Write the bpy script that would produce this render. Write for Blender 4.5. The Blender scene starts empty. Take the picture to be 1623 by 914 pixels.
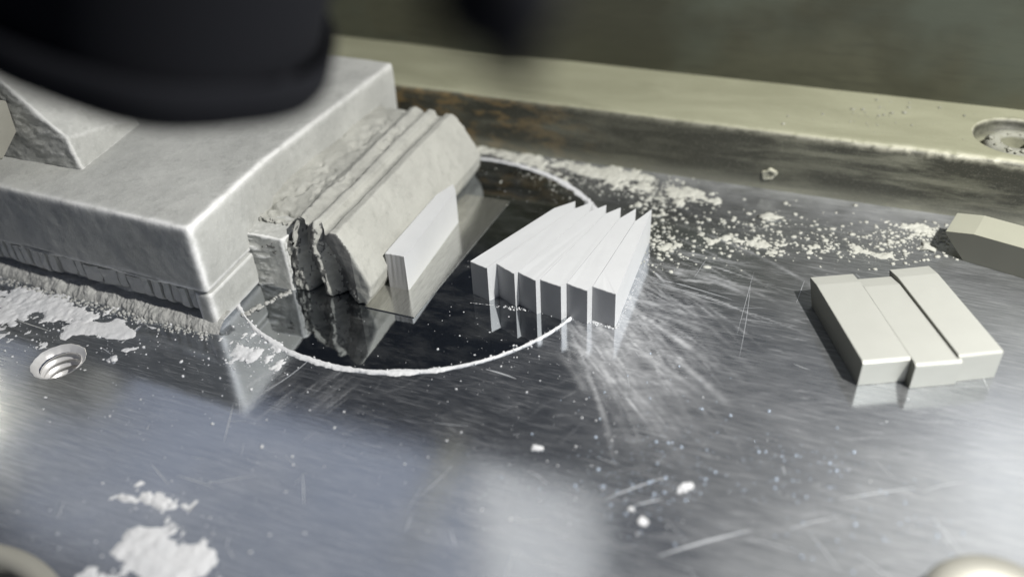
import bpy, bmesh, math, random
import numpy as np
from mathutils import Matrix, Vector

# one Blender unit = one centimetre
sc = bpy.context.scene
sc.unit_settings.scale_length = 0.01
random.seed(7); rng = np.random.default_rng(7)
COL = sc.collection

# ------------------------------------------------------------------ camera
F, PITCH, ROLL, YA, CH = 1404.5, math.radians(36.687), math.radians(-3.047), math.radians(-22.93), 20.0
def _basis():
    d = np.array([0, math.cos(PITCH), math.sin(PITCH)]); c, s = math.cos(ROLL), math.sin(ROLL)
    d = np.array([c*d[0]-s*d[1], s*d[0]+c*d[1], d[2]])
    fw = np.array([0, 0, 1.]); h = fw-d*(fw@d); h /= np.linalg.norm(h); r = np.cross(d, h)
    return np.array([math.cos(YA)*r+math.sin(YA)*h, -math.sin(YA)*r+math.cos(YA)*h, -d])
M3 = _basis()
def P(px, py, z=0.0):                    # measured point of the photograph -> point at height z
    r = M3 @ np.array([px-811.5, py-457, F]); t = (z-CH)/r[2]
    return np.array([0, 0, CH])+r*t
cd = bpy.data.cameras.new('camera'); cam = bpy.data.objects.new('camera', cd); COL.objects.link(cam)
mw = Matrix.Identity(4)
for i in range(3):
    mw[i][0] = M3[i, 0]; mw[i][1] = -M3[i, 1]; mw[i][2] = -M3[i, 2]
mw[2][3] = CH
cam.matrix_world = mw
cd.sensor_width = 36; cd.lens = 36*F/1623
cd.clip_start = 0.1; cd.clip_end = 2000
cd.dof.use_dof = True; cd.dof.focus_distance = 32.2; cd.dof.aperture_fstop = 0.044
sc.camera = cam

# ------------------------------------------------------------------ light
w = bpy.data.worlds.new('World'); sc.world = w; w.use_nodes = True
bg = w.node_tree.nodes['Background']; bg.inputs[0].default_value = (0.048, 0.057, 0.084, 1); bg.inputs[1].default_value = 1.0
def lamp(name, kind, loc, power, col, size, target=None, size_y=None):
    l = bpy.data.lights.new(name, kind); l.energy = power; l.color = col
    o = bpy.data.objects.new(name, l); COL.objects.link(o); o.location = loc
    if kind == 'AREA':
        l.shape = 'RECTANGLE'; l.size = size; l.size_y = size_y or size
    else: l.shadow_soft_size = size
    if target is not None:
        o.rotation_euler = (Vector(target)-Vector(loc)).to_track_quat('-Z', 'Y').to_euler()
    return o
lamp('work_lamp', 'POINT', (20.5, 16.5, 40), 142000, (1.0, 0.985, 0.94), 0.8)
lamp('window_light', 'AREA', (-56.5, 44, 53), 3300, (0.84, 0.89, 1.0), 66, (-56.5, 0, 53), 37)
lamp('bright_window_light', 'AREA', (-17.5, 44.2, 50), 1000, (1.0, 0.98, 0.92), 11, (-17.5, 0, 50), 31)
lamp('far_lamp', 'POINT', (-56, 28, 22), 3500, (1.0, 0.93, 0.72), 1.6)
sc.view_settings.view_transform = 'Standard'; sc.view_settings.look = 'None'
sc.view_settings.exposure = 0.0; sc.view_settings.gamma = 1.0

# ------------------------------------------------------------------ helpers
def tag(o, label=None, cat=None, group=None, kind=None):
    if label: o['label'] = label
    if cat: o['category'] = cat
    if group: o['group'] = group
    if kind: o['kind'] = kind
    return o
def empty(name, loc, label, cat, group=None):
    o = bpy.data.objects.new(name, None); COL.objects.link(o); o.location = loc; o.empty_display_size = .5
    return tag(o, label, cat, group)
def link(name, me, mat, parent=None, smooth=False):
    o = bpy.data.objects.new(name, me); COL.objects.link(o)
    if mat and not me.materials: me.materials.append(mat)
    if parent:
        o.parent = parent; o.matrix_parent_inverse = Matrix.Translation(parent.location).inverted() if parent.type == 'EMPTY' and parent.rotation_euler.z == 0 else Matrix.Identity(4)
    if smooth:
        me.polygons.foreach_set('use_smooth', [True]*len(me.polygons))
    return o
def mesh(name, vs, fs):
    me = bpy.data.meshes.new(name); me.from_pydata([tuple(map(float, v)) for v in vs], [], fs); me.update(); return me
def bm_mesh(name, bm):
    bmesh.ops.recalc_face_normals(bm, faces=bm.faces)
    me = bpy.data.meshes.new(name); bm.to_mesh(me); bm.free(); return me
def prism(bm, poly, z0, z1):
    a = [bm.verts.new((p[0], p[1], z0)) for p in poly]; b = [bm.verts.new((p[0], p[1], z1)) for p in poly]
    n = len(poly); bm.faces.new(a[::-1]); bm.faces.new(b)
    for i in range(n): bm.faces.new((a[i], a[(i+1) % n], b[(i+1) % n], b[i]))
def prism_y(bm, prof, y0, y1):           # profile in x,z run along y
    a = [bm.verts.new((p[0], y0, p[1])) for p in prof]; b = [bm.verts.new((p[0], y1, p[1])) for p in prof]
    n = len(prof); bm.faces.new(a); bm.faces.new(b[::-1])
    for i in range(n): bm.faces.new((a[i], b[i], b[(i+1) % n], a[(i+1) % n]))
def box(bm, x0, x1, y0, y1, z0, z1): prism(bm, [(x0, y0), (x1, y0), (x1, y1), (x0, y1)], z0, z1)
def lathe(prof, seg=64, rmod=None):      # prof: (radius, z)
    vs, fs = [], []
    for (r, z) in prof:
        for k in range(seg):
            a = 2*math.pi*k/seg; rr = r if rmod is None else r*rmod(a, z)
            vs.append((rr*math.cos(a), rr*math.sin(a), z))
    for i in range(len(prof)-1):
        for k in range(seg):
            a, b = i*seg+k, i*seg+(k+1) % seg; fs.append((a, b, b+seg, a+seg))
    if prof[0][0] > 1e-4: fs.append(tuple(range(seg))[::-1])
    if prof[-1][0] > 1e-4: fs.append(tuple(range((len(prof)-1)*seg, len(prof)*seg)))
    return vs, fs
def _h(ix, iy, iz, seed):
    n = (ix*374761393+iy*668265263+iz*2147483647+seed*974634777) & 0xffffffff
    n = ((n ^ (n >> 13))*1274126177) & 0xffffffff
    return ((n ^ (n >> 16)) & 0xffff)/65535.0
def vnoise(x, y, z=0.0, seed=0):
    x = np.asarray(x, float); y = np.asarray(y, float); z = np.zeros_like(x)+z
    ix, iy, iz = np.floor(x).astype(np.int64), np.floor(y).astype(np.int64), np.floor(z).astype(np.int64)
    fx, fy, fz = x-ix, y-iy, z-iz
    fx, fy, fz = [f*f*(3-2*f) for f in (fx, fy, fz)]
    r = 0
    for a in (0, 1):
        for b in (0, 1):
            for c in (0, 1):
                r = r+_h(ix+a, iy+b, iz+c, seed)*(fx if a else 1-fx)*(fy if b else 1-fy)*(fz if c else 1-fz)
    return r*2-1
def fbm(x, y, z=0.0, o=4, seed=0):
    r = 0; a = 1; s = 0
    for i in range(o):
        f = 2.03**i; r = r+a*vnoise(np.asarray(x)*f+3.1*i, np.asarray(y)*f-1.7*i, np.asarray(z)*f, seed+i); s += a; a *= .5
    return r/s
def baked(o):                            # apply the modifiers of o
    dg = bpy.context.evaluated_depsgraph_get(); dg.update()
    me = bpy.data.meshes.new_from_object(o.evaluated_get(dg)); o.modifiers.clear(); old = o.data; o.data = me
    return o
def remeshed(name, bm, mat, voxel, parent=None, smooth_it=3, rough=None, union=False):
    me = bm_mesh(name, bm); o = link(name, me, None, None)
    r = o.modifiers.new('r', 'REMESH'); r.mode = 'VOXEL'; r.voxel_size = voxel; r.use_smooth_shade = True
    s = o.modifiers.new('s', 'SMOOTH'); s.iterations = smooth_it; s.factor = .5
    baked(o); me = o.data; me.name = name
    n = len(me.vertices); co = np.empty(n*3); me.vertices.foreach_get('co', co); co = co.reshape(-1, 3)
    no = np.empty(n*3); me.vertices.foreach_get('normal', no); no = no.reshape(-1, 3)
    if rough: co = rough(co, no)
    me.vertices.foreach_set('co', co.ravel()); me.update()
    me.materials.clear(); me.materials.append(mat)
    if parent:
        o.parent = parent; o.matrix_parent_inverse = Matrix.Translation(parent.location).inverted()
    return o

# ------------------------------------------------------------------ materials
class NT:
    def __init__(s, name):
        s.m = bpy.data.materials.new(name); s.m.use_nodes = True; s.t = s.m.node_tree
        s.b = s.t.nodes['Principled BSDF']; s.out = s.t.nodes['Material Output']
        s.tc = s.t.nodes.new('ShaderNodeTexCoord').outputs['Object']
    def n(s, k, **kw):
        nd = s.t.nodes.new(k)
        for a, v in kw.items(): setattr(nd, a, v)
        return nd
    def l(s, a, b): s.t.links.new(a, b)
    def map(s, scale, rot=(0, 0, 0)):
        m = s.n('ShaderNodeMapping'); s.l(s.tc, m.inputs[0]); m.inputs['Scale'].default_value = scale; m.inputs['Rotation'].default_value = rot
        return m.outputs[0]
    def noise(s, scale, detail=4, rough=.55, vec=None, dist=0.0):
        n = s.n('ShaderNodeTexNoise'); n.inputs['Scale'].default_value = scale; n.inputs['Detail'].default_value = detail
        n.inputs['Roughness'].default_value = rough; n.inputs['Distortion'].default_value = dist
        s.l(vec or s.tc, n.inputs['Vector']); return n.outputs['Fac']
    def ramp(s, fac, stops, interp='LINEAR'):
        r = s.n('ShaderNodeValToRGB'); s.l(fac, r.inputs[0]); r.color_ramp.interpolation = interp; e = r.color_ramp.elements
        while len(e) < len(stops): e.new(.5)
        for i, (p, c) in enumerate(stops):
            e[i].position = p; e[i].color = tuple(c)+(1,) if hasattr(c, '__len__') else (c, c, c, 1)
        return r.outputs['Color']
    def math(s, op, a, b=None, clamp=False):
        m = s.n('ShaderNodeMath', operation=op, use_clamp=clamp)
        for i, v in enumerate((a, b)):
            if v is None: continue
            if isinstance(v, (int, float)): m.inputs[i].default_value = v
            else: s.l(v, m.inputs[i])
        return m.outputs[0]
    def mix(s, fac, a, b, blend='MIX'):
        m = s.n('ShaderNodeMixRGB', blend_type=blend)
        for i, v in enumerate((fac, a, b)):
            if isinstance(v, (int, float)): m.inputs[i].default_value = v if i == 0 else (v, v, v, 1)
            elif isinstance(v, tuple): m.inputs[i].default_value = v+(1,)
            else: s.l(v, m.inputs[i])
        return m.outputs[0]
    def bump(s, h, strength, dist, prev=None, target=None):
        b = s.n('ShaderNodeBump'); b.inputs['Strength'].default_value = strength; b.inputs['Distance'].default_value = dist
        s.l(h, b.inputs['Height'])
        if prev: s.l(prev, b.inputs['Normal'])
        s.l(b.outputs[0], (target or s.b).inputs['Normal']); return b.outputs[0]
    def attr(s, name):
        a = s.n('ShaderNodeAttribute', attribute_name=name); return a.outputs['Fac']
    def set(s, **kw):
        for k, v in kw.items():
            s.b.inputs[k.replace('_', ' ')].default_value = v if not isinstance(v, tuple) else v+(1,)
        return s

def mat_dusty(name, c0, c1, grain=14, bump=.06, edge=0.0, spec=.25):
    t = NT(name); t.set(Roughness=.85); t.b.inputs['Specular IOR Level'].default_value = spec
    big = t.noise(.35, 5, .6); mid = t.noise(2.2, 6, .65); fine = t.noise(grain, 6, .7)
    c = t.mix(t.ramp(big, [(.3, 0.0), (.7, 1.0)]), c0, c1)
    c = t.mix(t.math('MULTIPLY', t.ramp(mid, [(.52, 0.), (.75, 1.)]), .35), c, tuple(v*.55 for v in c0))
    c = t.mix(t.math('MULTIPLY', t.ramp(fine, [(.55, 0.), (.8, 1.)]), .35), c, tuple(min(1, v*1.5) for v in c1))
    if edge:
        g = t.n('ShaderNodeNewGeometry'); e = t.ramp(g.outputs['Pointiness'], [(.501, 0.), (.525, 1.)])
        vd = t.n('ShaderNodeVectorMath', operation='DISTANCE'); t.l(t.tc, vd.inputs[0]); vd.inputs[1].default_value = (-19.7, 19.1, 3.0)
        near = t.ramp(t.math('DIVIDE', vd.outputs['Value'], 12.), [(.05, 1.), (.75, .3)])  # edge wear, boosted near the block corner to paint its highlight into the colour
        e = t.math('MULTIPLY', t.math('MULTIPLY', t.math('MULTIPLY', e, edge), near), t.ramp(t.noise(1.6, 4), [(.3, .35), (.5, 1.)]))
        c = t.mix(e, c, (.92, .92, .91))
        r = t.math('SUBTRACT', .85, t.math('MULTIPLY', e, .4)); t.l(r, t.b.inputs['Roughness'])
    t.l(c, t.b.inputs['Base Color'])
    b = t.bump(mid, .5, bump*1.3); t.bump(fine, .6, bump*.45, b)
    return t.m
M_block = mat_dusty('dusty cast block', (.395, .40, .383), (.535, .54, .515), 10, .05, 1.0)
M_jaw = mat_dusty('powder caked jaw', (.37, .37, .34), (.50, .50, .46), 18, .08, .1)
M_jawdark = mat_dusty('dark broken jaw end', (.12, .12, .115), (.24, .24, .23), 14, .12, 0)
M_powder = mat_dusty('white blasting powder', (.66, .67, .69), (.78, .78, .79), 22, .06, 0, .1)
M_powder_y = mat_dusty('yellowish powder', (.47, .47, .42), (.62, .62, .565), 22, .06, 0, .1)
M_ledge = mat_dusty('grey dust ledge', (.40, .40, .385), (.52, .52, .50), 14, .12, 0, .1)

def mat_white_metal(name, col, rough=.5, metal=.25, grindrot=0.0, g=.02):
    t = NT(name); t.set(Roughness=rough, Metallic=metal)
    st = t.noise(6, 4, .6, t.map((.35, 9, 1.0), (0, 0, grindrot))); fine = t.noise(40, 3, .6); big = t.noise(.9, 3)
    c = t.mix(t.math('MULTIPLY', st, .22), tuple(v*1.05 for v in col), tuple(v*.80 for v in col))
    c = t.mix(t.math('MULTIPLY', t.ramp(fine, [(.5, 0.), (.8, 1.)]), .25), c, tuple(v*.8 for v in col))
    c = t.mix(t.math('MULTIPLY', t.ramp(big, [(.35, 0.), (.7, 1.)]), .3), c, tuple(v*.88 for v in col))
    t.l(c, t.b.inputs['Base Color']); t.l(t.math('ADD', t.math('MULTIPLY', fine, .2), rough-.1), t.b.inputs['Roughness'])
    b = t.bump(st, .25, g); t.bump(fine, .35, g*.6, b)
    return t.m
M_strip = mat_white_metal('frosted pale blade metal', (.70, .71, .72), .55, .12, math.radians(70), .02)
M_blank = mat_white_metal('satin cutter metal', (.62, .625, .575), .42, .35, math.radians(115), .008)
M_blank2 = mat_white_metal('satin cutter metal, olive tint', (.47, .47, .38), .5, .2, 0, .01)
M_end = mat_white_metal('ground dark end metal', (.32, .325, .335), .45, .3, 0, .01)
M_end2 = mat_white_metal('grey sawn end metal', (.42, .42, .43), .5, .3, 0, .02)

# burnished sheet (shim under the lone blade)
t = NT('brushed shim steel'); t.set(Metallic=.88, Base_Color=(.50, .50, .47))
st = t.noise(5, 5, .7, t.map((14, .35, 1), (0, 0, math.radians(-4)))); t.l(t.ramp(st, [(.3, (.34, .34, .32)), (.7, (.78, .78, .73))]), t.b.inputs['Base Color'])
t.l(t.math('ADD', t.math('MULTIPLY', st, .22), .05), t.b.inputs['Roughness']); t.bump(st, .15, .004); M_shim = t.m

# polished disc
t = NT('black mirror disc'); t.set(Metallic=1.0, Base_Color=(.40, .42, .44), Roughness=.035)
sp = t.noise(9, 3, .6); fine = t.noise(26, 2, .5); sm = t.noise(.8, 6, .7, t.map((.6, 1.4, 1), (0, 0, .4)), 0)
df = t.n('ShaderNodeBsdfDiffuse'); df.inputs[0].default_value = (.60, .61, .60, 1)
mx = t.n('ShaderNodeMixShader'); t.l(t.b.outputs[0], mx.inputs[1]); t.l(df.outputs[0], mx.inputs[2])
v = t.math('MULTIPLY', t.ramp(fine, [(.70, 0.), (.76, 1.)]), t.ramp(sp, [(.45, 0.), (.6, 1.)]))
str1 = t.ramp(t.noise(4, 6, .75, t.map((.25, 3, 1), (0, 0, .5))), [(.58, 0.), (.72, 1.)])
f = t.math('ADD', t.math('MULTIPLY', v, .35), t.math('MULTIPLY', t.math('MULTIPLY', str1, t.ramp(sm, [(.45, 0.), (.65, 1.)])), .22))
f = t.math('ADD', f, t.math('MULTIPLY', t.ramp(sm, [(.45, 0.), (.75, 1.)]), .05), True)
t.l(f, mx.inputs[0]); t.l(mx.outputs[0], t.out.inputs[0]); t.bump(t.noise(3, 3), .03, .02); M_disc = t.m

# table: two metal lobes + dust film driven by mesh attributes
t = NT('scratched steel table')
t.set(Metallic=1.0)
dust = t.attr('dust'); haze = t.attr('burnish')
br1 = t.noise(3.2, 6, .75, t.map((.16, 2.8, 1), (0, 0, math.radians(7))), .25)
br2 = t.noise(5.5, 6, .75, t.map((.22, 3.6, 1), (0, 0, math.radians(-38))), .2)
blot = t.noise(.22, 4, .6, None, .8); fine = t.noise(24, 3, .6)
rs = t.mix(.45, br1, br2)
rs = t.ramp(rs, [(.36, 0.), (.66, 1.)])
col = t.ramp(rs, [(0., (.44, .47, .52)), (1., (.66, .69, .73))])
t.l(col, t.b.inputs['Base Color'])
t.l(t.math('ADD', t.math('ADD', t.math('MULTIPLY', rs, .08), .03), t.math('MULTIPLY', haze, .16)), t.b.inputs['Roughness'])
g2 = t.n('ShaderNodeBsdfAnisotropic'); g2.inputs['Color'].default_value = (.62, .64, .65, 1); g2.inputs['Roughness'].default_value = .52
t.l(t.ramp(rs, [(0., (.26, .275, .285)), (1., (.58, .59, .59))]), g2.inputs['Color'])
mx = t.n('ShaderNodeMixShader'); t.l(t.b.outputs[0], mx.inputs[1]); t.l(g2.outputs[0], mx.inputs[2])
t.l(t.math('ADD', t.math('ADD', t.math('MULTIPLY', rs, .14), .03), t.math('MULTIPLY', haze, .55), True), mx.inputs[0])
df = t.n('ShaderNodeBsdfDiffuse'); df.inputs[0].default_value = (.70, .71, .73, 1)
m2 = t.n('ShaderNodeMixShader'); t.l(mx.outputs[0], m2.inputs[1]); t.l(df.outputs[0], m2.inputs[2])
s1 = t.noise(7, 3, .6, t.map((.10, 5.5, 1), (0, 0, math.radians(-16))), .15); s2 = t.noise(7, 3, .6, t.map((.12, 6.5, 1), (0, 0, math.radians(52))), .15); s3 = t.noise(6, 3, .6, t.map((.10, 7, 1), (0, 0, math.radians(3))), .1)
fine_s = t.math('ADD', t.math('ADD', t.math('MULTIPLY', t.ramp(s1, [(.58, 0.), (.68, 1.)]), .20), t.math('MULTIPLY', t.ramp(s2, [(.60, 0.), (.69, 1.)]), .17)), t.math('MULTIPLY', t.ramp(s3, [(.57, 0.), (.68, 1.)]), .18))
smear = t.ramp(t.noise(.45, 6, .68, t.map((.7, 1.5, 1), (0, 0, .5))), [(.50, 0.), (.72, 1.)])
fine_s = t.math('ADD', t.math('MULTIPLY', fine_s, t.ramp(blot, [(.38, .35), (.6, 1.)])), t.math('MULTIPLY', smear, .07))
fl = t.math('MULTIPLY', t.math('MULTIPLY', t.ramp(br1, [(.56, 0.), (.74, 1.)]), .16), t.math('ADD', haze, .25, True))
dd = t.math('ADD', t.math('MULTIPLY', dust, t.math('ADD', t.math('MULTIPLY', fine, .5), .70)), t.math('ADD', t.math('ADD', fl, fine_s), .012), True)
t.l(dd, m2.inputs[0]); t.l(m2.outputs[0], t.out.inputs[0])
b = t.bump(rs, .06, .008); bb = t.bump(br2, .04, .008, b); t.l(b, g2.inputs['Normal']); M_table = t.m

# rail
def mat_rail():
    t = NT('dusty oily rail'); geo = t.n('ShaderNodeNewGeometry'); sx = t.n('ShaderNodeSeparateXYZ'); t.l(geo.outputs['Normal'], sx.inputs[0])
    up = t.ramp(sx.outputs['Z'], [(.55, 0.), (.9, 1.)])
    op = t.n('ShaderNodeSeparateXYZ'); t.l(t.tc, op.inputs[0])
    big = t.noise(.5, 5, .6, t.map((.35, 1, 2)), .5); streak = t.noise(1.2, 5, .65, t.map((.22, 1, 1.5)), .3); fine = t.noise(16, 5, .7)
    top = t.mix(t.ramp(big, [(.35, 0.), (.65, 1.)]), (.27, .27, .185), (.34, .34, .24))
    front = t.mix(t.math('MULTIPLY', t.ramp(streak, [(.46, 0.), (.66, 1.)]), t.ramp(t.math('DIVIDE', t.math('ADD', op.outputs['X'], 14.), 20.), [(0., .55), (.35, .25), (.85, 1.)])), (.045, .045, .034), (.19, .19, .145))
    # rust stain low on the left end, dust low on the face
    lx = t.ramp(t.math('DIVIDE', t.math('ADD', op.outputs['X'], 18.), 12.), [(0., 1.), (.25, .8), (.7, 0.)])
    rust = t.math('MULTIPLY', t.math('MULTIPLY', lx, t.ramp(t.noise(1.6, 5, .6, t.map((.6, 1, 1.4))), [(.48, 0.), (.6, 1.)])), .6)
    front = t.mix(rust, front, (.28, .19, .08))
    low = t.ramp(t.math('ADD', t.math('MULTIPLY', op.outputs['Z'], .8), t.math('MULTIPLY', t.math('SUBTRACT', fine, .5), .9)), [(.0, 1.), (.55, 0.)])
    front = t.mix(t.math('MULTIPLY', low, .45), front, (.36, .36, .29))
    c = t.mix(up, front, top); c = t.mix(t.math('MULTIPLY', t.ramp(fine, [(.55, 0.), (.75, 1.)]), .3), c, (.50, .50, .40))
    e = t.ramp(geo.outputs['Pointiness'], [(.505, 0.), (.55, 1.)]); e = t.math('MULTIPLY', t.math('MULTIPLY', e, t.ramp(t.noise(2.5, 4), [(.35, .2), (.55, 1.)])), t.ramp(t.math('DIVIDE', t.math('ADD', op.outputs['X'], 12.), 16.), [(0., .15), (.6, .45), (.95, 1.)]))
    c = t.mix(e, c, (.66, .645, .52)); t.l(c, t.b.inputs['Base Color'])
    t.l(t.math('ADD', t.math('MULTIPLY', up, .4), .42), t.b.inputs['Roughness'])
    b = t.bump(streak, .3, .05); t.bump(fine, .5, .03, b); return t.m
M_rail = mat_rail()
t = NT('grimy olive cabinet wall'); t.set(Roughness=.42)
a1 = t.noise(.14, 5, .6, t.map((.5, 1, 1)), .4); a2 = t.noise(1.3, 6, .7, t.map((.3, 1, 3))); a3 = t.noise(14, 3)
c = t.mix(t.ramp(a1, [(.4, 0.), (.6, 1.)]), (.050, .051, .035), (.088, .089, .062)); c = t.mix(t.math('MULTIPLY', t.ramp(a2, [(.5, 0.), (.7, 1.)]), .5), c, (.038, .038, .028))
c = t.mix(t.math('MULTIPLY', t.ramp(t.noise(.22, 3, .5, t.map((1, 1, 1)), 0), [(.50, 0.), (.70, 1.)]), .55), c, (.085, .10, .08))
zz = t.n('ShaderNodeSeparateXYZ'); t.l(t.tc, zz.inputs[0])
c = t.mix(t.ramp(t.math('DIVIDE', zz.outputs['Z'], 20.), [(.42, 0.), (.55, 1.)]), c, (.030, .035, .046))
c = t.mix(t.math('MULTIPLY', t.ramp(a3, [(.7, 0.), (.76, 1.)]), .5), c, (.3, .3, .24)); t.l(c, t.b.inputs['Base Color']); t.bump(a2, .2, .05); M_wall = t.m
t = NT('black rubber and oiled steel'); t.set(Roughness=.95, Base_Color=(.009, .0095, .012)); t.b.inputs['Specular IOR Level'].default_value = .1; t.bump(t.noise(9, 4), .2, .03); M_black = t.m
t = NT('threaded bright steel'); t.set(Metallic=.45, Roughness=.3, Base_Color=(.88, .87, .86)); t.bump(t.noise(14, 4), .3, .02); M_bright = t.m
t = NT('scratch burr'); t.set(Metallic=.6, Roughness=.45, Base_Color=(.75, .77, .80)); M_scr = t.m
t = NT('dark bore'); t.set(Roughness=.7, Base_Color=(.03, .03, .028)); M_bore = t.m
M_bolt = mat_white_metal('pale worn bolt', (.42, .41, .36), .5, .4)
M_side = mat_white_metal('dark flank', (.15, .15, .125), .45, .3, 0, .01)  # side faces of the blanks, darker than tops and ends
M_ledge2 = mat_dusty('grimy bolt', (.14, .14, .10), (.30, .30, .22), 12, .1, .6)
M_hose = mat_white_metal('pale hose', (.62, .58, .42), .6, 0.)
t = NT('grit with painted glint tint'); t.set(Metallic=.35, Roughness=.25, Base_Color=(.66, .76, .90)); M_grit = t.m  # blue of the blurred glints put into the grain colour

# ------------------------------------------------------------------ table
TAPPED, TR = P(93, 572)[:2], 0.93
BORE, BR = np.array([-19.2, 4.6]), 4.55
x0, x1, y0, y1, res = -33., 10., 6., 34.9, .06
nx, ny = int((x1-x0)/res)+1, int((y1-y0)/res)+1
gx = np.linspace(x0, x1, nx); gy = np.linspace(y0, y1, ny); GX, GY = np.meshgrid(gx, gy)
dustA = np.zeros_like(GX); burn = np.zeros_like(GX)
def stroke(pts, width, amp, arr, seed=0):
    pts = np.array(pts, float); seg = np.diff(pts, axis=0); L = np.hypot(*seg.T); cum = np.r_[0, np.cumsum(L)]
    n = max(4, int(cum[-1]/(res*.7))); s = np.linspace(0, cum[-1], n)
    xs, ys = np.interp(s, cum, pts[:, 0]), np.interp(s, cum, pts[:, 1])
    prof = np.clip(np.sin(np.linspace(.03, 1, n)**.8*math.pi), 0, 1)*(.6+.4*vnoise(s*1.3, s*0+seed*7.7))*(.75+.4*vnoise(s*5, s*0+seed*3.1))
    k = max(1, int(round(width*2/res)))
    for dx in range(-k, k+1):
        for dy in range(-k, k+1):
            g = math.exp(-(dx*dx+dy*dy)*res*res/(width*width))
            if g < .05: continue
            ix = np.clip(((xs-x0)/res).astype(int)+dx, 0, nx-1); iy = np.clip(((ys-y0)/res).astype(int)+dy, 0, ny-1)
            np.maximum.at(arr, (iy, ix), amp*g*prof)
def arc(p, q, bend):
    p, q = np.array(p[:2]), np.array(q[:2]); m = (p+q)/2; d = q-p; nrm = np.array([-d[1], d[0]])
    tt = np.linspace(0, 1, 14)[:, None]; c = m+nrm*bend
    return (1-tt)**2*p+2*tt*(1-tt)*c+tt**2*q
# swept dust fan on the near right of the blade stack
R = random.Random(3)
for i in range(230):
    u = min(1, abs(R.gauss(.25, .38))); a = P(890+185*u+R.gauss(0, 12), 520-120*u+R.gauss(10, 28))
    ln = R.uniform(.25, 1.05)*(1-.25*u); b = P(a[0]*0+890+185*u+(100+R.gauss(0, 32)+120*u)*ln*1.3, 520-120*u+(190-110*u+R.gauss(0, 22))*ln*1.2)
    stroke(arc(a, b, R.uniform(.02, .16)), R.choice([.025, .035, .05, .08, .12]), R.uniform(.10, .80), dustA, i)
for i in range(60):      # longer wisps further right
    a = P(1020+R.uniform(-60, 60), 540+R.uniform(-90, 60)); b = a[:2]+np.array([R.uniform(1.5, 3.8), R.uniform(-3.6, -1.4)])
    stroke(arc(a, b, R.uniform(.05, .18)), R.choice([.04, .06, .12]), R.uniform(.06, .2), dustA, i+100)
for i in range(40):      # wiped streaks between disc rim and block corner, lower left of the disc
    a = P(470+R.uniform(-40, 110), 590+R.uniform(-10, 40)); d = R.uniform(.5, 1.6)
    stroke([a[:2], a[:2]+np.array([-d*.30, -d])], R.choice([.03, .05, .08]), R.uniform(.08, .32), dustA, i+200)
for i in range(70):      # bluish swirl marks below the disc
    a = P(R.uniform(480, 900), R.uniform(590, 720)); ang = R.gauss(.5, .5); d = R.uniform(.5, 2.2)
    stroke(arc(a, a[:2]+d*np.array([math.cos(ang), math.sin(ang)]), R.uniform(-.2, .2)), .04, R.uniform(.04, .14), dustA, i+300)
for i in range(150):
    a = P(R.uniform(920, 1580), R.uniform(600, 910)); ang = R.gauss(.30, .12); d = R.uniform(.3, 2.2)
    stroke([a[:2], a[:2]+d*np.array([math.cos(ang), math.sin(ang)])], R.choice([.03, .045]), R.uniform(.05, .22), dustA, i+400)
for i in range(130):
    a = P(R.uniform(1040, 1320), R.uniform(380, 560)); ang = R.gauss(.02, .12); d = R.uniform(.3, 1.4)
    stroke([a[:2], a[:2]+d*np.array([math.cos(ang), math.sin(ang)])], .035, R.uniform(.06, .3), dustA, i+600)
n1 = fbm(GX*.35, GY*.35, seed=5); n2 = fbm(GX*1.4, GY*1.4, seed=9); n3 = fbm(GX*.9+GY*.5, (GY-GX*.4)*5, seed=19)
def blob(px, py, rx, ry, rot=0):
    c = P(px, py); dx, dy = GX-c[0], GY-c[1]; ca, sa = math.cos(rot), math.sin(rot)
    return np.exp(-(((dx*ca+dy*sa)/rx)**2+((-dx*sa+dy*ca)/ry)**2))
dustA += blob(1010, 600, 3.0, 1.5, -.9)*(.16+.14*n3)+blob(1190, 610, 3.0, 1.6, -.5)*(.05+.05*n3)
dustA += np.clip((GY-31.5)/3.4, 0, 1)**1.5*np.clip(.16+.22*n2, 0, 1)+np.clip((GX+2)/10, 0, 1)*.035
dustA += blob(1560, 860, 5, 4)*.10+blob(200, 830, 4, 3)*.04
burn += np.clip((GX+6)/9, 0, 1)*.75+.06+np.clip(n1*.35, -.1, .3)+blob(0, 620, 3.5, 2.5)*.6+np.clip((GY-28)/6, 0, 1)*np.clip((GX+9)/3, 0, 1)*.3
burn += np.clip((17-GY)/8, 0, 1)*.35
# burnish cut just below the disc to deepen the wall's dark reflection there
rd = np.hypot(GX+14.91, GY-26.24)
bc = P(1450, 640); burn = burn*(1-.75*np.exp(-((GX-bc[0])/4)**2-((GY-bc[1])/2.6)**2)); burn = np.clip(burn, 0, 1)*(1-.85*np.exp(-((rd-9.6)/2.2)**4)*np.clip((-2.5-GX)/4, 0, 1))
dustA = np.clip(dustA*(1-.35*np.clip(n2+.1, 0, 1)), 0, .85)
Z = .006*fbm(GX*.8, GY*.8, seed=33)*0
V = np.stack([GX, GY, Z], -1).reshape(-1, 3)
idx = np.arange(nx*ny).reshape(ny, nx)
Q = np.stack([idx[:-1, :-1], idx[:-1, 1:], idx[1:, 1:], idx[1:, :-1]], -1).reshape(-1, 4)
keep = np.ones(len(Q), bool)
for c, r in ((TAPPED, TR), (BORE, BR)):
    d = np.hypot(V[:, 0]-c[0], V[:, 1]-c[1]); inside = d < r
    keep &= ~inside[Q].any(1)
    ring = np.zeros(len(V), bool)
    cut = inside[Q].any(1); ring[Q[cut].ravel()] = True; ring &= ~inside
    vv = V[ring, :2]-c; V[ring, :2] = c+vv/np.hypot(*vv.T)[:, None]*r
Q = Q[keep]
used = np.zeros(len(V), bool); used[Q.ravel()] = True; remap = np.cumsum(used)-1
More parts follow.
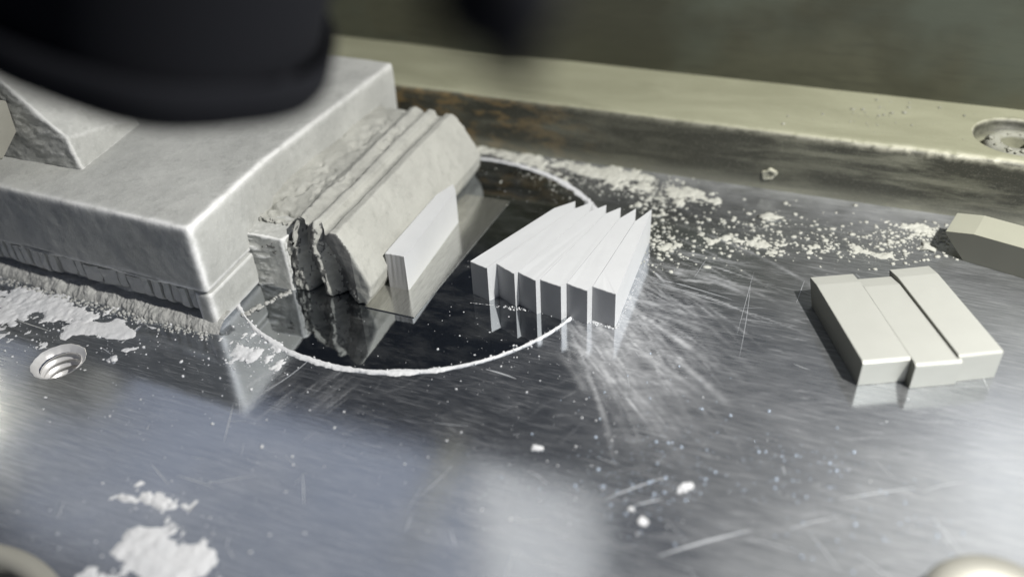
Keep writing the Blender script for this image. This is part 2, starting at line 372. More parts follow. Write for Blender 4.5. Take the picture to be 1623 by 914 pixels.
V2 = V[used]; Q2 = remap[Q]
def np_mesh(name, V, Q):
    me = bpy.data.meshes.new(name); me.vertices.add(len(V)); me.vertices.foreach_set('co', np.ascontiguousarray(V, float).ravel())
    k = Q.shape[1]; me.loops.add(len(Q)*k); me.loops.foreach_set('vertex_index', Q.ravel().astype(np.int32))
    me.polygons.add(len(Q)); me.polygons.foreach_set('loop_start', np.arange(0, len(Q)*k, k, dtype=np.int32)); me.polygons.foreach_set('loop_total', np.full(len(Q), k, dtype=np.int32))
    me.update(calc_edges=True); me.validate(); return me
me = np_mesh('metal_table', V2, Q2)
for nm, arr in (('dust', dustA), ('burnish', np.clip(burn, 0, 1))):
    a = me.attributes.new(nm, 'FLOAT', 'POINT'); a.data.foreach_set('value', arr.reshape(-1)[used].astype(np.float32))
table = link('metal_table', me, M_table); tag(table, kind='structure')
# the rest of the table top round the detailed field
bm = bmesh.new()
for (a, b, c, d) in ((-90, x0, -30, y1), (x1, 40, -30, y1), (x0, x1, -30, y0)):
    if (a, b, c, d) == (x0, x1, -30, y0):
        # leave the bore open: strips either side of it
        for q in ((x0, BORE[0]-BR, -30, y0), (BORE[0]+BR, x1, -30, y0), (BORE[0]-BR, BORE[0]+BR, -30, BORE[1]-BR)):
            vs = [bm.verts.new(p) for p in ((q[0], q[2], 0), (q[1], q[2], 0), (q[1], q[3], 0), (q[0], q[3], 0))]; bm.faces.new(vs)
    else:
        vs = [bm.verts.new(p) for p in ((a, c, 0), (b, c, 0), (b, d, 0), (a, d, 0))]; bm.faces.new(vs)
o = link('table_surround', bm_mesh('table_surround', bm), M_table); tag(o, kind='structure')

# scratches: thin burrs standing on the metal
vs, fs = [], []
def ribbon(pts, wd, z=.004):
    pts = np.array([p[:2] for p in pts]); n = len(pts); b = len(vs)
    for i in range(n):
        d = pts[min(i+1, n-1)]-pts[max(i-1, 0)]; d = d/np.hypot(*d); nn = np.array([-d[1], d[0]])*wd*(.15+.85*math.sin(math.pi*(i+.5)/n))/2
        vs.append((*(pts[i]-nn), z)); vs.append((*(pts[i]+nn), z))
    for i in range(n-1): fs.append((b+2*i, b+2*i+1, b+2*i+3, b+2*i+2))
def clear(p): return np.hypot(p[0]-TAPPED[0], p[1]-TAPPED[1]) > TR+.3
for (p, q, bd, wd) in (((1035, 440), (1160, 475), .03, .04), ((1035, 447), (1170, 490), .04, .03), ((1195, 430), (1168, 530), .0, .014), ((1190, 445), (1172, 565), .02, .016), ((1120, 410), (1100, 440), 0, .014),
                       ((640, 560), (660, 540), 0, .10), ((655, 545), (700, 525), .05, .02), ((1045, 880), (1190, 840), .03, .07), ((960, 790), (1050, 757), .02, .05), ((20, 505), (80, 525), 0, .03),
                       ((770, 585), (818, 600), .05, .06), ((1275, 445), (1262, 480), .0, .02), ((420, 620), (500, 560), -.1, .03), ((480, 750), (482, 800), 0, .03), ((370, 640), (355, 700), 0, .03),
                       ((1330, 790), (1450, 772), 0, .04), ((1005, 800), (1050, 790), 0, .05)):
    ribbon(arc(P(*p), P(*q), bd), wd)
for i in range(80):
    a = P(R.uniform(20, 1600), R.uniform(420, 900))
    if not clear(a): continue
    ang = R.choice([R.gauss(.2, .3), R.gauss(-.9, .4), R.uniform(0, 3.1)]); d = R.uniform(.15, 1.5)
    q = a[:2]+d*np.array([math.cos(ang), math.sin(ang)])
    if not clear(q) or np.hypot(a[0]+14.91, a[1]-26.24) < 8.9: continue
    if a[1] > 18.6 and a[0] < -15: continue
    ribbon(arc(a, q, R.uniform(-.08, .08)), R.choice([.012, .018, .025]))
o = link('scratch', mesh('scratch', vs, fs), M_scr, table); tag(o, kind='stuff')
o.matrix_parent_inverse = Matrix.Identity(4)

# disc
DC, DR = (-14.91, 26.24), 7.54
vs, fs = lathe([(DR-.02, .0), (DR-.05, .008)], 160)
disc = link('polished_disc', mesh('polished_disc', vs, fs[:-2]+[fs[-1]]), M_disc); disc.location = (*DC, 0)
tag(disc, 'round mirror polished dark disc set in the table, ringed with white powder', 'disc')

# tapped hole
th = empty('tapped_hole', (TAPPED[0], TAPPED[1], 0), 'threaded screw hole with bright chamfer in the table by the grey block', 'hole')
vs, fs = lathe([(TR+.0, 0.004), (TR-.03, -.0), (TR-.22, -.20)], 64, lambda a, z: 1+.012*math.sin(a*7)+.01*math.sin(a*17+1))
o = link('chamfer', mesh('chamfer', vs, [f for f in fs if len(f) == 4]), M_bright, th, True); o.matrix_parent_inverse = Matrix.Identity(4)
vs, fs = [], []; turns, seg = 7, 48; ri, pitch = TR-.22, .30      # helical thread
rows = turns*seg
for i in range(rows+1):
    a = 2*math.pi*i/seg; zz = -.12-pitch*i/seg
    for (dr, dz) in ((.0, 0.), (.0, -.07), (.15, -.14), (.15, -.2), (.0, -.30)):
        vs.append(((ri+dr)*math.cos(a), (ri+dr)*math.sin(a), zz+dz))
for i in range(rows):
    for k in range(4): fs.append((i*5+k, i*5+k+1, i*5+k+6, i*5+k+5))
o = link('thread', mesh('thread', vs, fs), M_bright, th, True); o.matrix_parent_inverse = Matrix.Identity(4)
vs, fs = lathe([(TR+.1, -2.4), (.01, -2.4)], 32); o = link('hole_floor', mesh('hole_floor', vs, [f for f in fs if len(f) == 4]), M_bore, th); o.matrix_parent_inverse = Matrix.Identity(4)

# round bore at the near left edge with a raised rim
bo = empty('round_bore', (BORE[0], BORE[1], 0), 'large round bore with worn pale rim at the near left edge of the table', 'hole')
vs, fs = lathe([(BR+.02, .0), (BR-.1, .10), (BR-.45, .12), (BR-.62, .02), (BR-.66, -.6)], 128); o = link('rim', mesh('rim', vs, [f for f in fs if len(f) == 4]), M_bolt, bo, True); o.matrix_parent_inverse = Matrix.Identity(4)
vs, fs = lathe([(BR-.66, -.6), (BR-.7, -4), (.01, -4)], 96); o = link('bore_wall', mesh('bore_wall', vs, [f for f in fs if len(f) == 4]), M_bore, bo, True); o.matrix_parent_inverse = Matrix.Identity(4)

# cap screw at the near right edge
c = P(1590, 950, 1.0)
bt = empty('cap_screw', (c[0]-.05, c[1]-.35, 0), 'pale round headed cap screw at the near right corner', 'screw')
vs, fs = lathe([(1.75, 0), (1.75, .75), (1.62, .98), (1.4, 1.06), (.95, 1.06), (.82, .98), (.78, .3), (.01, .3)], 64)
o = link('head', mesh('head', vs, [f for f in fs if len(f) == 4]), M_bolt, bt, True); o.matrix_parent_inverse = Matrix.Identity(4)
vs, fs = lathe([(.62, .3), (.62, .75), (.45, .95), (.01, 1.0)], 32)
o = link('socket_plug', mesh('socket_plug', vs, [f for f in fs if len(f) == 4]), M_bolt, bt, True); o.matrix_parent_inverse = Matrix.Identity(4)

# ------------------------------------------------------------------ rail and wall
RY = 34.85
rail = empty('guide_rail', (-8, 37, 0), 'long dusty olive steel rail with stained front face along the back', 'rail')
bm = bmesh.new()
nseg = 620; xs = np.linspace(-48, 22, nseg)
prof = [(0, 0.0)]+[(0, z) for z in np.linspace(.15, 2.5, 16)]+[(.02, 2.58), (.07, 2.66), (.15, 2.71), (.26, 2.725)]+[(d, 2.725) for d in np.linspace(.5, 4.95, 22)]
VV = []
for (d, z) in prof:
    X_ = xs; y = RY+d+0*xs; zz = z+0*xs
    ed = math.exp(-((z-2.62)/.14)**2)*(d < .4)
    chip = np.clip(fbm(X_*1.6, X_*0+z, seed=3), -.2, 1)
    amp = np.clip((X_+1)/4, .15, 1); chip = chip*amp; y = y+ed*.08*chip+.02*fbm(X_*.8, X_*0+z*1.3, d, seed=2); zz = zz-ed*.05*chip
    if z > 2.6: zz = zz+.015*fbm(X_*.7, d+X_*0, seed=8)
    VV.append(np.stack([X_, y, zz], -1))
VV = np.array(VV); m_, n_ = VV.shape[:2]; I = np.arange(m_*n_).reshape(m_, n_)
Qr = np.stack([I[:-1, :-1], I[:-1, 1:], I[1:, 1:], I[1:, :-1]], -1).reshape(-1, 4)
VV = VV.reshape(-1, 3)
CB, CR = np.array([6.72, 37.15]), 1.72
d = np.hypot(VV[:, 0]-CB[0], VV[:, 1]-CB[1]); inside = (d < CR) & (VV[:, 2] > 2.6)
cut = inside[Qr].any(1); ring = np.zeros(len(VV), bool); ring[Qr[cut].ravel()] = True; ring &= ~inside
v2 = VV[ring, :2]-CB; VV[ring, :2] = CB+v2/np.hypot(*v2.T)[:, None]*CR
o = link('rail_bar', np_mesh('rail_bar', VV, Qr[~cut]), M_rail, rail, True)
cb = empty('counterbored_bolt', (CB[0], CB[1], 0), 'sunken bolt in a round counterbore on top of the back rail', 'bolt')
vs, fs = lathe([(CR+.05, 2.72), (CR-.03, 2.70), (CR-.12, 2.58), (CR-.14, 1.95), (.01, 1.95)], 72)
o = link('counterbore', mesh('counterbore', vs, [f for f in fs if len(f) == 4]), M_rail, cb, True); o.matrix_parent_inverse = Matrix.Identity(4)
vs, fs = lathe([(1.15, 1.95), (1.15, 2.35), (1.02, 2.5), (.62, 2.5), (.56, 2.42), (.56, 2.0), (.01, 2.0)], 48)
o = link('bolt_head', mesh('bolt_head', vs, [f for f in fs if len(f) == 4]), M_ledge2, cb, True); o.matrix_parent_inverse = Matrix.Identity(4)
items = []
for i in range(130):
    p = P(R.gauss(1420, 90), R.gauss(182, 14), 2.73)
    if 35.3 < p[1] < 39.4 and np.hypot(p[0]-CB[0], p[1]-CB[1]) > CR+.1: items.append((p[0], p[1], 2.72, .02+.09*R.random()**3, .5))
for i in range(60):
    a = R.uniform(0, 6.28); r_ = R.uniform(.2, 1.45); items.append((CB[0]+r_*math.cos(a), CB[1]+r_*math.sin(a)-.1, 1.96 if r_ > 1.15 else (2.5 if r_ > .6 else 2.02), .03+.10*R.random()**2, .7))
RAIL_ITEMS = items
# raised drip on the rail face
vs, fs = lathe([(.30, 0), (.27, .07), (.21, .10), (.15, .07), (.10, .02), (.01, .01)], 28, lambda a, z: 1+.18*math.sin(2*a+.4)+.1*math.sin(5*a))
me = mesh('weld_bead', vs, [f for f in fs if len(f) == 4]); o = link('weld_bead', me, M_rail, rail, True)
o.matrix_parent_inverse = Matrix.Translation(rail.location).inverted(); o.location = (-2.5, RY-.0, .74); o.rotation_euler = (math.pi/2, 0, 0)

bm = bmesh.new(); box(bm, -70, 26, 39.72, 41.2, 0, 26.5)
box(bm, -70, 26, 39.5, 41.4, 26.5, 27.1)
wall = link('cabinet_wall', bm_mesh('cabinet_wall', bm), M_wall)
vs, fs = lathe([(.55, 0), (.55, 26)], 24); o = link('pale_pipe', mesh('pale_pipe', vs, fs), M_hose, None, True)
o.location = (-22.2, 43, 27.5); o.rotation_euler = Vector((-7.4, 0, 19.1)).to_track_quat('Z', 'Y').to_euler(); tag(o, 'slanting pale pipe above the wall, seen only as a streak mirrored in the table', 'pipe')
tag(wall, 'dark grimy olive sheet metal wall standing behind the rail', 'wall')

R0 = random.Random(12)
# ------------------------------------------------------------------ fixture block
fx = empty('fixture_block', (-24, 26, 0), 'big dust covered cast block with bright corner at the left', 'fixture')
bm = bmesh.new(); prism(bm, [(-33, 19.55), (-19.72, 19.1), (-20.0, 24), (-19.55, 33.8), (-33, 34.2)], .02, 4.34)
def rough_block(co, no):
    x, y, z = co.T; n = fbm(x*.6, y*.6, z*.6, seed=4); n2 = fbm(x*3, y*3, z*3, seed=14)
    co = co+no*(n*.035+n2*.006)[:, None]
    fr = (y < 19.9) & (no[:, 1] < -.3) | ((y < 19.75) & (z < 1.6))
    low = np.clip((1.56-z)/.05, 0, 1)*fr
    u = x+.10*z
    gro = .30*(1-np.abs(np.sin(u*6.2+2.2*fbm(u*.7, u*0, seed=6)))**.6)*(.7+.6*fbm(u*.9, z*.6, seed=7))
    gro = np.where((u > -27.5) & (u < -20.5), gro*.35+.30*fbm(u*1.3, z*1.6, seed=17), gro)
    taper = np.clip((1.35-z)/1.0, 0, 1)
    co[:, 1] += low*(.38+.1*fbm(x*2, z*2, seed=9))*np.clip((-20.35-x)/.25, 0.05, 1)
    seam = np.exp(-((z-1.60-.04*np.sin(x*1.3)-.03*fbm(x*2, x*0, seed=8))/.045)**2)*(fr | (x > -20.3))
    co = co-no*(seam*.11)[:, None]
    return co
o = remeshed('block_body', bm, M_block, .085, fx, 22, rough_block)
# serrations in the recess along the foot: every rib a piece of its own
def rib_mesh(wd, ht, th, seed):
    r = random.Random(seed); bm = bmesh.new(); nz = 5; rows = []
    for k in range(nz):
        z = ht*k/(nz-1); ta = 1-.10*r.random()-.35*(k == 0); jj = r.uniform(-.02, .02)
        rows.append([bm.verts.new(p) for p in ((-wd/2*ta+jj, th, z), (-wd/2*ta+jj, .05+r.uniform(-.02, .03)+.22*(k == 0), z), (jj, r.uniform(-.04, .03)+.25*(k == 0), z), (wd/2*ta+jj, .06+r.uniform(-.02, .03)+.22*(k == 0), z), (wd/2*ta+jj, th, z))])
    for a_, b_ in zip(rows[:-1], rows[1:]):
        for q in range(4): bm.faces.new((a_[q], a_[q+1], b_[q+1], b_[q]))
    bm.faces.new(rows[-1]); bm.faces.new(rows[0][::-1])
    me = bm_mesh('rib', bm); me.materials.append(M_block); return me
RIBS = [rib_mesh(.34, 1.08, .5, k) for k in range(5)]; CHUNKS = [rib_mesh(.75, .92, .55, k+40) for k in range(3)]
xr = -32.6
while xr < -20.45:
    mid_ = -27.2 < xr < -23.6; me = R0.choice(CHUNKS if mid_ and R0.random() < .6 else RIBS); wd_ = me.dimensions if False else (.75 if me in CHUNKS else .36)
    o = bpy.data.objects.new('rib', me); COL.objects.link(o); o.parent = fx; o.matrix_parent_inverse = Matrix.Translation(fx.location).inverted()
    o.location = (xr+wd_/2, 19.17+.034*(-19.72-xr)+R0.uniform(.0, .08)+(.10 if mid_ else 0), .42+R0.uniform(-.03, .04)*2)
    o.rotation_euler = (R0.uniform(-.04, .04), R0.uniform(-.10, .02), R0.uniform(-.12, .12)); xr += wd_+R0.uniform(.05, .13)
# dust ledge along the foot
n_ = 620; xs = np.linspace(-33, -19.55, n_); rows = []
for k in np.linspace(0, 1, 26):
    y = 19.75-1.0*k+.034*(-19.6-xs)-.12*fbm(xs*.9, xs*0, seed=21)*k
    z = xs*0+.40*(1-k**3.2)+.02; rows.append(np.stack([xs, y, z], -1))
G = np.array(rows); gx_, gy_, gz_ = G[..., 0], G[..., 1], G[..., 2]
dn = .16*fbm(gx_*1.7, gy_*1.7, gz_*1.7, seed=27)+.06*np.abs(fbm(gx_*5, gy_*5, gz_*5, seed=28))+.025*fbm(gx_*13, gy_*13, gz_*13, seed=29)
G[..., 1] -= dn*.8*(gz_ < .38); G[..., 2] += dn*.8; G[-1, :, 2] = -.03
I = np.arange(G.shape[0]*G.shape[1]).reshape(G.shape[:2])
Ql = np.stack([I[:-1, :-1], I[1:, :-1], I[1:, 1:], I[:-1, 1:]], -1).reshape(-1, 4)
o = link('dust_ledge', np_mesh('dust_ledge', G.reshape(-1, 3), Ql), M_ledge, fx, True)
# gusset on the top
bm = bmesh.new()
gp = [(-26.25, 21.3, 4.25), (-26.48, 21.3, 5.63), (-28.7, 21.3, 7.64), (-33.5, 21.3, 11.6), (-33.5, 21.3, 4.25),
      (-26.75, 25.2, 4.25), (-27.0, 25.2, 4.6), (-29.4, 27.5, 6.9), (-33.5, 28.5, 10.6), (-33.5, 27, 4.25)]
v = [bm.verts.new(p) for p in gp]
bm.faces.new(v[:5]); bm.faces.new(v[5:][::-1])
for i in range(5): bm.faces.new((v[i], v[i+5], v[(i+1) % 5+5], v[(i+1) % 5]))
def rough_g(co, no):
    x, y, z = co.T; w_ = np.where(no[:, 1] < -.5, 1.0, .35)
    return co+no*((fbm(x*1.2, y, z*3.5, seed=41)*.06+fbm(x*4, y*4, z*9, seed=42)*.035)*w_)[:, None]
remeshed('gusset', bm, M_block, .07, fx, 3, rough_g)
# hexagonal clamp screw at the far left
vs, fs = lathe([(.01, -.02), (1.15, 0), (1.25, .1), (1.25, 3.0), (.01, 3.05)], 6)
me = mesh('clamp_screw', vs, [f for f in fs if len(f) == 4]); o = link('clamp_screw', me, M_bolt, fx)
o.matrix_parent_inverse = Matrix.Translation(fx.location).inverted(); o.location = (-28.5, 20.15, 6.25); o.rotation_euler = (math.radians(8), math.radians(-84), 0)

# clamp plate and jaw
bm = bmesh.new(); prism(bm, [(-20.2, 21.98), (-18.38, 21.98), (-18.30, 22.1), (-18.30, 32.8), (-20.2, 32.8)], .0, 2.36)
def rough_c(co, no):
    x, y, z = co.T; co = co+no*(fbm(x*1.4, y*1.4, z*1.4, seed=51)*.035+fbm(x*5, y*5, z*5, seed=52)*.02)[:, None]
    fr = no[:, 1] < -.5; lf = np.clip((-18.9-x)/.7, 0, 1)
    co[:, 1] -= fr*lf*.14*np.clip(fbm(x*1.5, z*5, seed=53)+.2, 0, 1); return co
remeshed('clamp_plate', bm, M_block, .05, fx, 2, rough_c)
jaw_prof = [(-18.25, 0.05), (-15.22, 0.0), (-14.95, .5), (-14.86, 1.05), (-15.55, 2.55), (-15.93, 3.12), (-16.25, 3.1), (-16.38, 2.96), (-16.62, 2.93), (-16.72, 3.14), (-16.95, 3.24), (-17.12, 3.16), (-17.2, 3.0), (-17.4, 3.02), (-17.75, 3.18), (-18.15, 2.95), (-19.0, 2.88), (-20.1, 2.98), (-20.1, 1.6), (-18.25, 1.6)]
bm = bmesh.new(); prism_y(bm, jaw_prof, 21.95, 32.35)
def rough_jaw(co, no):
    x, y, z = co.T
    up = np.clip(no[:, 2], 0, 1)
    left = np.clip((-16.9-x)/.5, 0, 1)
    co = co+no*(fbm(x*.7, y*.5, z*.7, seed=61)*.09+fbm(x*2.8, y*2.4, z*2.8, seed=62)*(.02+.04*up*left)+fbm(x*8, y*8, z*8, seed=63)*.008)[:, None]
    # caked hollows on the upper ledge
    hol = np.clip(fbm(x*1.6, y*1.1, seed=64)-.18, 0, 1)*left*up*(z > 2.5); co[:, 2] -= hol*.45
    # broken front end: deep vertical flutes
    w_ = np.clip((23.3-y)/1.3, 0, 1)
    u = x+.12*z
    prof = .95*np.exp(-((u+17.35)/.36)**2)*np.clip((3.45-z)/.7, .25, 1)+.75*np.exp(-((u+16.35)/.25)**2)*np.clip(1.6-.45*z, 0, 1)-.12*np.exp(-((u+16.85)/.22)**2)+.25*np.exp(-((u+18.0)/.18)**2)
    prof = prof*(.75+.4*fbm(u*2, z*.9, seed=65))+.45*np.abs(fbm(u*1.9, z*.8, seed=66))+.10*fbm(u*7, z*6, seed=67)+.35*np.exp(-((u+16.0)/.22)**2)*np.clip(1.9-z, 0, 1)
    prof = prof+.25*np.clip((z-2.5)/.7, 0, 1)*np.clip((-16.2-x)/.6, 0, 1)+.15*np.clip(.5-z, 0, 1)
    fade = np.clip((-15.55-x+(z-1.2)*-.45)/.35, 0, 1)
    co[:, 1] += w_*prof*fade*.9
    # left part of the overhanging shelf is set back
    sh = (x < -18.1) & (z > 2.2); co[:, 1] += sh*np.clip((24.2-y)/2.2, 0, 1)*.75; co[:, 2] -= (x < -17.9)*(z > 2.2)*np.clip((25.2-y)/2.6, 0, 1)*np.clip((-17.9-x)/.4, 0, 1)*.42
    # chipped far end
    e = np.clip((y-31.2)/1.2, 0, 1); co[:, 1] -= e*.5*np.clip((z-1.5)/1.5, 0, 1)*(.6+.5*fbm(x*2, z*2, seed=68)); 
    return co
jw = remeshed('jaw', bm, M_jaw, .055, fx, 2, rough_jaw); jm = jw.data; jm.materials.append(M_jawdark); nf = len(jm.polygons)
ce = np.empty(nf*3); jm.polygons.foreach_get('center', ce); ce = ce.reshape(-1, 3); nn_ = np.empty(nf*3); jm.polygons.foreach_get('normal', nn_); nn_ = nn_.reshape(-1, 3)
mi = ((ce[:, 1] < 23.1) & (nn_[:, 2] < .72) & (nn_[:, 0] < .45) & (ce[:, 0] < -15.5)).astype(np.int32); jm.polygons.foreach_set('material_index', mi); jm.update()

# ------------------------------------------------------------------ blades
def blade_mesh(name, L, W, H, tip=1.0, taper=.78, chip=.02, seed=0, facet=0.0, dark_end=True):
    r = random.Random(seed)
    # plan outline: x across (0 = left, W = right), y along; pointed far end
    back = min(.64, W)*.98
    left = [((W-back)*(y/(L-taper))+r.uniform(-.003, .003), y) for y in np.linspace(L-taper, 0, 12)]
    near = [(x, r.uniform(0, chip)) for x in np.linspace(0, W, 9)[1:-1]]
    right = [(W, 0)]+([(W+facet, .09)] if facet else [])
    if tip >= .999: far = [(W, L)]
    else: far = [(W, L-.42), (W*tip, L)]
    poly = left+near+right+far
    bm = bmesh.new(); n = len(poly)
    a = [bm.verts.new((p[0], p[1] if i not in range(12, 19) else .012, 0)) for i, p in enumerate(poly)]
    b = [bm.verts.new((p[0]+(.012 if p[0] < .01 else (-.012 if p[0] > W-.01 and tip >= .999 else 0)), p[1]+(.012 if p[1] < .03 else 0), H)) for p in poly]
    c = [bm.verts.new((p[0], p[1], H-.02)) for p in poly]
    bm.faces.new(a); bm.faces.new(b[::-1])
    for i in range(n):
        j = (i+1) % n; bm.faces.new((a[i], c[i], c[j], a[j])); bm.faces.new((c[i], b[i], b[j], c[j]))
    me = bm_mesh(name, bm); me.materials.append(M_strip); me.materials.append(M_end if dark_end else M_end2)
    for p in me.polygons:
        if p.normal.y < -.97 and abs(p.normal.z) < .5 and p.center.z < H-.03: p.material_index = 1
    return me
strips = [((748, 416), (772, 425), (912, 319)), ((784, 421), (815, 434), (940, 320)), ((820, 436), (849, 445), (961, 325)),
          ((856, 446), (889, 454), (984, 329)), ((896, 452), (931, 461), (1008, 331)), ((940, 459), (976, 466), (1033, 332))]
labels = ['leftmost upright pale blade of the fanned stack, beside the wide gap', 'second upright blade from the left, right of the widest white gap', 'third upright blade from the left in the fanned stack, nearly touching the second',
          'fourth upright blade in the fanned stack, just over the end of the powder ring', 'fifth upright blade in the fanned stack, next to the outermost right one', 'outermost right upright blade of the fanned stack with its full side showing']
Hs = 1.5
seams = [((745, 414), (878, 330)), ((787, 418), (910, 331)), ((821, 431), (934, 335.5)), ((856, 443), (959, 339)), ((898, 449), (982, 346)), ((939, 454), (1006, 351)), ((981, 463), (1030, 340))]
for i, (a, b, c) in enumerate(strips):
    B, Cc = P(*b, Hs)[:2], P(*c, Hs)[:2]; Lf, Lb = [P(*q, Hs)[:2] for q in seams[i]]; Rf, Rb = [P(*q, Hs)[:2] for q in seams[i+1]]
    g = np.array([.012, 0])
    if i == 5: Rf = B+np.array([.03, .05]); Rb = Rf+(Cc-Rf)*.85
    near = [Lf+g+(B-Lf-g)*t_ for t_ in np.linspace(0, 1, 12)]
    r_ = random.Random(i)
    side = [Lb+g+(Lf-Lb)*t_+np.array([r_.uniform(-.003, .003), 0]) for t_ in np.linspace(0, 1, 14)[:-1]]
    poly = side+near+[Rf-g*.5, Rb-g*.5, Cc]
    e = empty('steel_blade', (B[0], B[1], 0.008), labels[i], 'blade', 'pale upright blades fanned in a row')
    bm = bmesh.new(); n = len(poly); k0 = len(side); k1 = k0+len(near)-1
    chip = [np.array([0, r_.uniform(0, .022)]) if k0 < q < k1 else np.zeros(2) for q in range(n)]
    lo = [bm.verts.new((*(p-B), 0)) for p in poly]; mid = [bm.verts.new((*(p-B), Hs-.028)) for p in poly]
    hi = [bm.verts.new((*(p-B+ch), Hs-(ch[1]*.6))) for p, ch in zip(poly, chip)]
    bm.faces.new(lo[::-1]); bm.faces.new(hi)
    for q in range(n):
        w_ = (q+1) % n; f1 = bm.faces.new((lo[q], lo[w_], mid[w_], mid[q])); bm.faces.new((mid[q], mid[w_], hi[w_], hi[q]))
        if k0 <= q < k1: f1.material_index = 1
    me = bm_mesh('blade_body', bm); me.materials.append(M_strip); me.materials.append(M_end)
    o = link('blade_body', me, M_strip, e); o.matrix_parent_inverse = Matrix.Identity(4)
# sheet under the lone blade
shp = [P(578, 487)[:2], P(656, 504)[:2], P(808, 320)[:2], P(737, 309)[:2]]
bm = bmesh.new(); prism(bm, shp, .012, .05); bmesh.ops.bevel(bm, geom=bm.edges[:], offset=.008, segments=1)
sh = link('shim_sheet', bm_mesh('shim_sheet', bm), M_shim); tag(sh, 'thin brushed steel sheet lying under the single blade against the jaw', 'sheet')
A, B, Cc = P(609, 402, 1.62)[:2], P(640, 406, 1.62)[:2], P(722, 301, 1.62)[:2]
dv = Cc-B; ang = math.atan2(dv[1], dv[0])-math.pi/2; rt = np.array([math.cos(ang), math.sin(ang)]); org = B-rt*.78
e = empty('steel_blade', (org[0], org[1], .052), 'single upright pale blade standing on the thin sheet beside the jaw', 'blade'); e.rotation_euler.z = ang
o = link('blade_body', blade_mesh('blade_body', np.hypot(*dv)+.42, .78, 1.55, .62, .95, .03, 77, .03, False), M_strip, e); o.matrix_parent_inverse = Matrix.Identity(4)

# ------------------------------------------------------------------ cutter blanks
def blank(name, origin, ang, L, W, H, label, mat, far=.60, drop=.10, under=.55, group='pale rectangular cutter blanks', z=0.006):
    e = empty(name, (origin[0], origin[1], z), label, 'cutter blank', group); e.rotation_euler.z = ang
    bm = bmesh.new()
    side = [(0, 0.0), (.0, H-.07), (.07, H), (L-far, H), (L, H-drop), (L, H-drop-.08), (L-far*.9, 0)]  # along, z
    a = [bm.verts.new((0, p[0], p[1])) for p in side]; b = [bm.verts.new((W, p[0], p[1])) for p in side]; n = len(side)
    bm.faces.new(a[::-1]); bm.faces.new(b)
    for i in range(n): bm.faces.new((a[i], a[(i+1) % n], b[(i+1) % n], b[i]))
    bmesh.ops.recalc_face_normals(bm, faces=bm.faces)
    bmesh.ops.bevel(bm, geom=[ed for ed in bm.edges if ed.is_manifold and ed.calc_face_angle(0) > .35], offset=.009, segments=2, affect='EDGES')
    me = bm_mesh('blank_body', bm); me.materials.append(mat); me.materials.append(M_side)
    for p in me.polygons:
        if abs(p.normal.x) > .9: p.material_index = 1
    o = link('blank_body', me, mat, e); o.matrix_parent_inverse = Matrix.Identity(4)
    return e
def place_blank(fl, fr, bl, H, L, label, mat, **kw):   # near left, near right and far left corners of the top face
    A, B, Cc = P(*fl, H)[:2], P(*fr, H)[:2], P(*bl, H)[:2]
    dv = Cc-A; ang = math.atan2(dv[1], dv[0])-math.pi/2; rt = np.array([math.cos(ang), math.sin(ang)]); W = abs((B-A)@rt)
    return blank('cutter_blank', A, ang, L or np.hypot(*dv), W, H, label, mat, **kw), A, ang, W, np.hypot(*dv)
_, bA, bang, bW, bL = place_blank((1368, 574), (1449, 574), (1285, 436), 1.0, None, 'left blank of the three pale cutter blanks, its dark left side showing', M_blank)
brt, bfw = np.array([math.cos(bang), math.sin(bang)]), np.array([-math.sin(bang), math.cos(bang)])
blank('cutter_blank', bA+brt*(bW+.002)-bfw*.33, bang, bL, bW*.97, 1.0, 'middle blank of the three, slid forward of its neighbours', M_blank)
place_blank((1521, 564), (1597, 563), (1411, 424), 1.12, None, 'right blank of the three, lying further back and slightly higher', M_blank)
# fourth blank by the rail, at the right edge
A, B = np.array([5.25, 31.62]), np.array([7.05, 31.12])
u = (B-A)/np.hypot(*(B-A)); tipp = np.array([4.42, 31.86])
L = 7.0; org = tipp+u*L
e = blank('cutter_blank', org, math.atan2(-u[1], -u[0])-math.pi/2, L, 1.55, 1.22, 'lone olive grey cutter blank with wedge tip by the rail at the right edge', M_blank2, far=.95, drop=.20, under=.8, group=None)
# flip so the body lies towards the rail
e.location = (org[0], org[1], .006)

